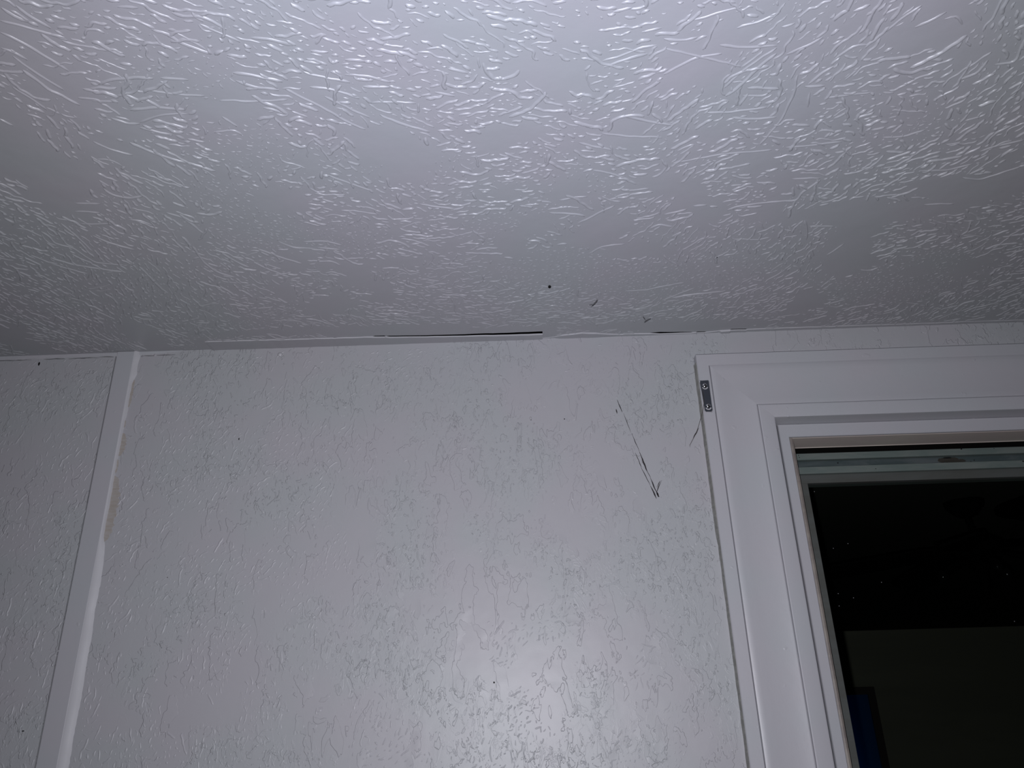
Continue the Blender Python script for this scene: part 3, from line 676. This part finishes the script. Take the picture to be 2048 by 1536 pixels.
# lip of paint around the plate
V, F = [], []
for (a, b) in [((0.3192, z1p + .0008), (0.3350, z1p + .0008)), ((0.3356, z1p), (0.3356, z0p)), ((0.3345, z0p - .0008), (0.3225, z0p - .0008)), ((0.3210, z0p), (0.3194, z1p - .003))]:
    tv, tf = tube([(a[0], -0.0193, Z0 + a[1]), ((a[0] + b[0]) / 2, -0.0193, Z0 + (a[1] + b[1]) / 2), (b[0], -0.0193, Z0 + b[1])], 0.0006, 6)
    base = len(V); V += tv; F += [tuple(base + i for i in q) for q in tf]
put(mesh_obj('paint_lip', V, F, M_trim, None, smooth=True, label='ridge of white paint around the plate'), win)

hp = [(0.3225, -0.0205, 0.5280), (0.3228, -0.0212, 0.5140), (0.3212, -0.0215, 0.5020), (0.3185, -0.0205, 0.4900), (0.3150, -0.0120, 0.4790), (0.3115, -0.0040, 0.4676), (0.3056, -0.0014, 0.4536), (0.2969, -0.0010, 0.4399), (0.2914, -0.0008, 0.4308)]
q = [Vector(p) for p in hp]
for _ in range(2):
    r = [q[0]]
    for a, b in zip(q[:-1], q[1:]): r += [a * .75 + b * .25, a * .25 + b * .75]
    q = r + [q[-1]]
v, f = tube([(p.x, p.y, p.z + Z0) for p in q], 0.00042, 6)
tag(mesh_obj('hair_strand', v, f, M_hair, None, smooth=True), 'fine dark hair crossing the left edge of the window casing below the plate', 'hair')

# ---------------------------------------------------------------- the dark room beyond the glass
FX0, FX1, FY0, FY1 = -0.6, 6.2, 0.16, 6.32
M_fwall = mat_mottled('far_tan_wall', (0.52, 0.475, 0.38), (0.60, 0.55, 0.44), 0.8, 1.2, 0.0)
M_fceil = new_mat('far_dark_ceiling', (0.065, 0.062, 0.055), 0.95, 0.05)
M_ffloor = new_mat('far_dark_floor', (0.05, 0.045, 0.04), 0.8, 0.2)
DX0, DX1, DZ = 2.22, 3.037, Z0 + 0.10
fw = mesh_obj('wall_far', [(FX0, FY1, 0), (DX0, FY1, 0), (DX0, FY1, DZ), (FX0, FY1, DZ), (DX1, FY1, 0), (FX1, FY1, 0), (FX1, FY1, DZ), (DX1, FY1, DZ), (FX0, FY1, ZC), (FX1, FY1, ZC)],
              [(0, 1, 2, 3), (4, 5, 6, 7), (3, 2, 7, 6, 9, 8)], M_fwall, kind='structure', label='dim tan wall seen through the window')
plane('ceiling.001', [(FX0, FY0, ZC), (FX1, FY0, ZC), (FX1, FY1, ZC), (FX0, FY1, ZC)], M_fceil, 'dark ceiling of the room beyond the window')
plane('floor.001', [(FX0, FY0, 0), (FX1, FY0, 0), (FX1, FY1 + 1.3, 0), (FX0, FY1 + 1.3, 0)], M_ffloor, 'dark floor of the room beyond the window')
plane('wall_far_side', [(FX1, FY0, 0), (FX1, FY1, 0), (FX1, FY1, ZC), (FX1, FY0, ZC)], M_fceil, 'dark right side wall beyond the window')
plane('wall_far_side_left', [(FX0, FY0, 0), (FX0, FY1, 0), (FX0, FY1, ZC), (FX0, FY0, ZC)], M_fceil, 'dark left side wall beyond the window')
# doorway with blue light behind
door = empty('door_1', (DX0, FY1, 0), 'open doorway glowing blue in the far wall beyond the window', None, 'structure')
M_dcas = new_mat('dark_door_casing', (0.16, 0.12, 0.12), 0.6, 0.3)
put(boxo('door_casing', (DX1, DX1 + 0.065, FY1 - 0.02, FY1, 0, DZ + 0.065), M_dcas, None), door)
put(boxo('door_casing', (DX0 - 0.065, DX0, FY1 - 0.02, FY1, 0, DZ + 0.065), M_dcas, None), door)
put(boxo('door_casing', (DX0, DX1, FY1 - 0.02, FY1, DZ, DZ + 0.065), M_dcas, None), door)
M_hall = new_mat('hall_glow_paint', (0.12, 0.35, 0.7), 0.8, 0.2)  # blue of the doorway glow is put into the wall colour too
V, F = box(DX0 - 0.25, DX1 + 0.05, FY1 + 0.01, FY1 + 1.25, 0.002, DZ + 0.3)
hall = mesh_obj('hall_lining', V, [F[0], F[1], F[3], F[5]], M_hall, None, label='blue-lit hallway walls'); put(hall, door)
bl = bpy.data.lights.new('hall_lamp', 'POINT'); bl.energy = 0.16; bl.color = (0.01, 0.50, 1.0); bl.shadow_soft_size = 0.05
blo = bpy.data.objects.new('hall_lamp', bl); blo.location = (2.70, FY1 + 1.02, Z0 - 0.72); COL.objects.link(blo)

# ceiling fan with a small light kit
M_fan = new_mat('black_fan', (0.003, 0.003, 0.003), 0.9, 0.03)
M_bulb = new_mat('bulb_glass', (0.006, 0.006, 0.006), 0.05, 0.8)
fxc, fyc = 1.535, 1.39
fan = empty('ceiling_fan', (fxc, fyc, ZC), 'black ceiling fan with drooping blades hanging beyond the window glass', 'ceiling fan')
def fpart(name, vf, mat, sm=True, parent=None, label=None):
    o = mesh_obj(name, vf[0], vf[1], mat, None, smooth=sm, label=label)
    put(o, fan); return o
fpart('canopy', lathe([(0.065, 0.0), (0.062, -0.02), (0.035, -0.05), (0.012, -0.06)], 20, (fxc, fyc, ZC)), M_fan)
fpart('downrod', tube([(fxc, fyc, ZC - 0.05), (fxc + 0.004, fyc, ZC - 0.10), (fxc, fyc, ZC - 0.135)], 0.011, 10), M_fan)
fpart('motor_housing', lathe([(0.02, -0.02), (0.06, -0.03), (0.085, -0.05), (0.085, -0.075), (0.05, -0.095), (0.025, -0.10)], 24, (fxc, fyc, ZC - 0.10)), M_fan)
zf = ZC - 0.165
for i in range(5):
    a = math.radians(20 + 72 * i); c, s = math.cos(a), math.sin(a)
    V = []
    for (r, hw, dz) in [(0.07, 0.018, 0), (0.14, 0.03, -0.006), (0.20, 0.055, -0.012), (0.36, 0.066, -0.03), (0.50, 0.07, -0.045), (0.53, 0.05, -0.05)]:
        for sg in (-1, 1):
            for th in (0, -0.008):
                V.append((fxc + r * c - sg * hw * s, fyc + r * s + sg * hw * c, zf + dz + th + sg * 0.012))
    F = [(0, 1, 3, 2), (20, 22, 23, 21)]
    for k_ in range(5):
        b_ = 4 * k_
        F += [(b_, b_ + 4, b_ + 5, b_ + 1), (b_ + 2, b_ + 3, b_ + 7, b_ + 6), (b_, b_ + 2, b_ + 6, b_ + 4), (b_ + 1, b_ + 5, b_ + 7, b_ + 3)]
    fpart('blade', (V, F), M_fan, False)
fpart('light_stem', lathe([(0.03, 0.0), (0.035, -0.03), (0.02, -0.05), (0.012, -0.10), (0.018, -0.11), (0.004, -0.13)], 16, (fxc, fyc, ZC - 0.195)), M_fan)
for a in (0.4, 2.5, 4.6):
    c, s = math.cos(a), math.sin(a)
    fpart('light_arm', tube([(fxc, fyc, ZC - 0.215), (fxc + 0.06 * c, fyc + 0.06 * s, ZC - 0.205), (fxc + 0.11 * c, fyc + 0.11 * s, ZC - 0.225)], 0.009, 8), M_fan)
    fpart('bulb', lathe([(0.004, 0.012), (0.014, 0.004), (0.018, -0.012), (0.012, -0.028), (0.002, -0.034)], 14, (fxc + 0.12 * c, fyc + 0.12 * s, ZC - 0.235)), M_bulb)
cl = empty('ceiling_light', (1.93, 1.42, ZC), 'wide shallow dark ceiling fixture right of the fan beyond the window glass', 'ceiling light')
o = mesh_obj('base_plate', *lathe([(0.24, 0.0), (0.24, -0.012), (0.22, -0.016)], 32, (1.93, 1.42, ZC)), M_fan, None, smooth=False); put(o, cl)
o = mesh_obj('shade', *lathe([(0.22, -0.016), (0.19, -0.032), (0.12, -0.046), (0.02, -0.052)], 32, (1.93, 1.42, ZC)), M_fan, None, smooth=True); put(o, cl)
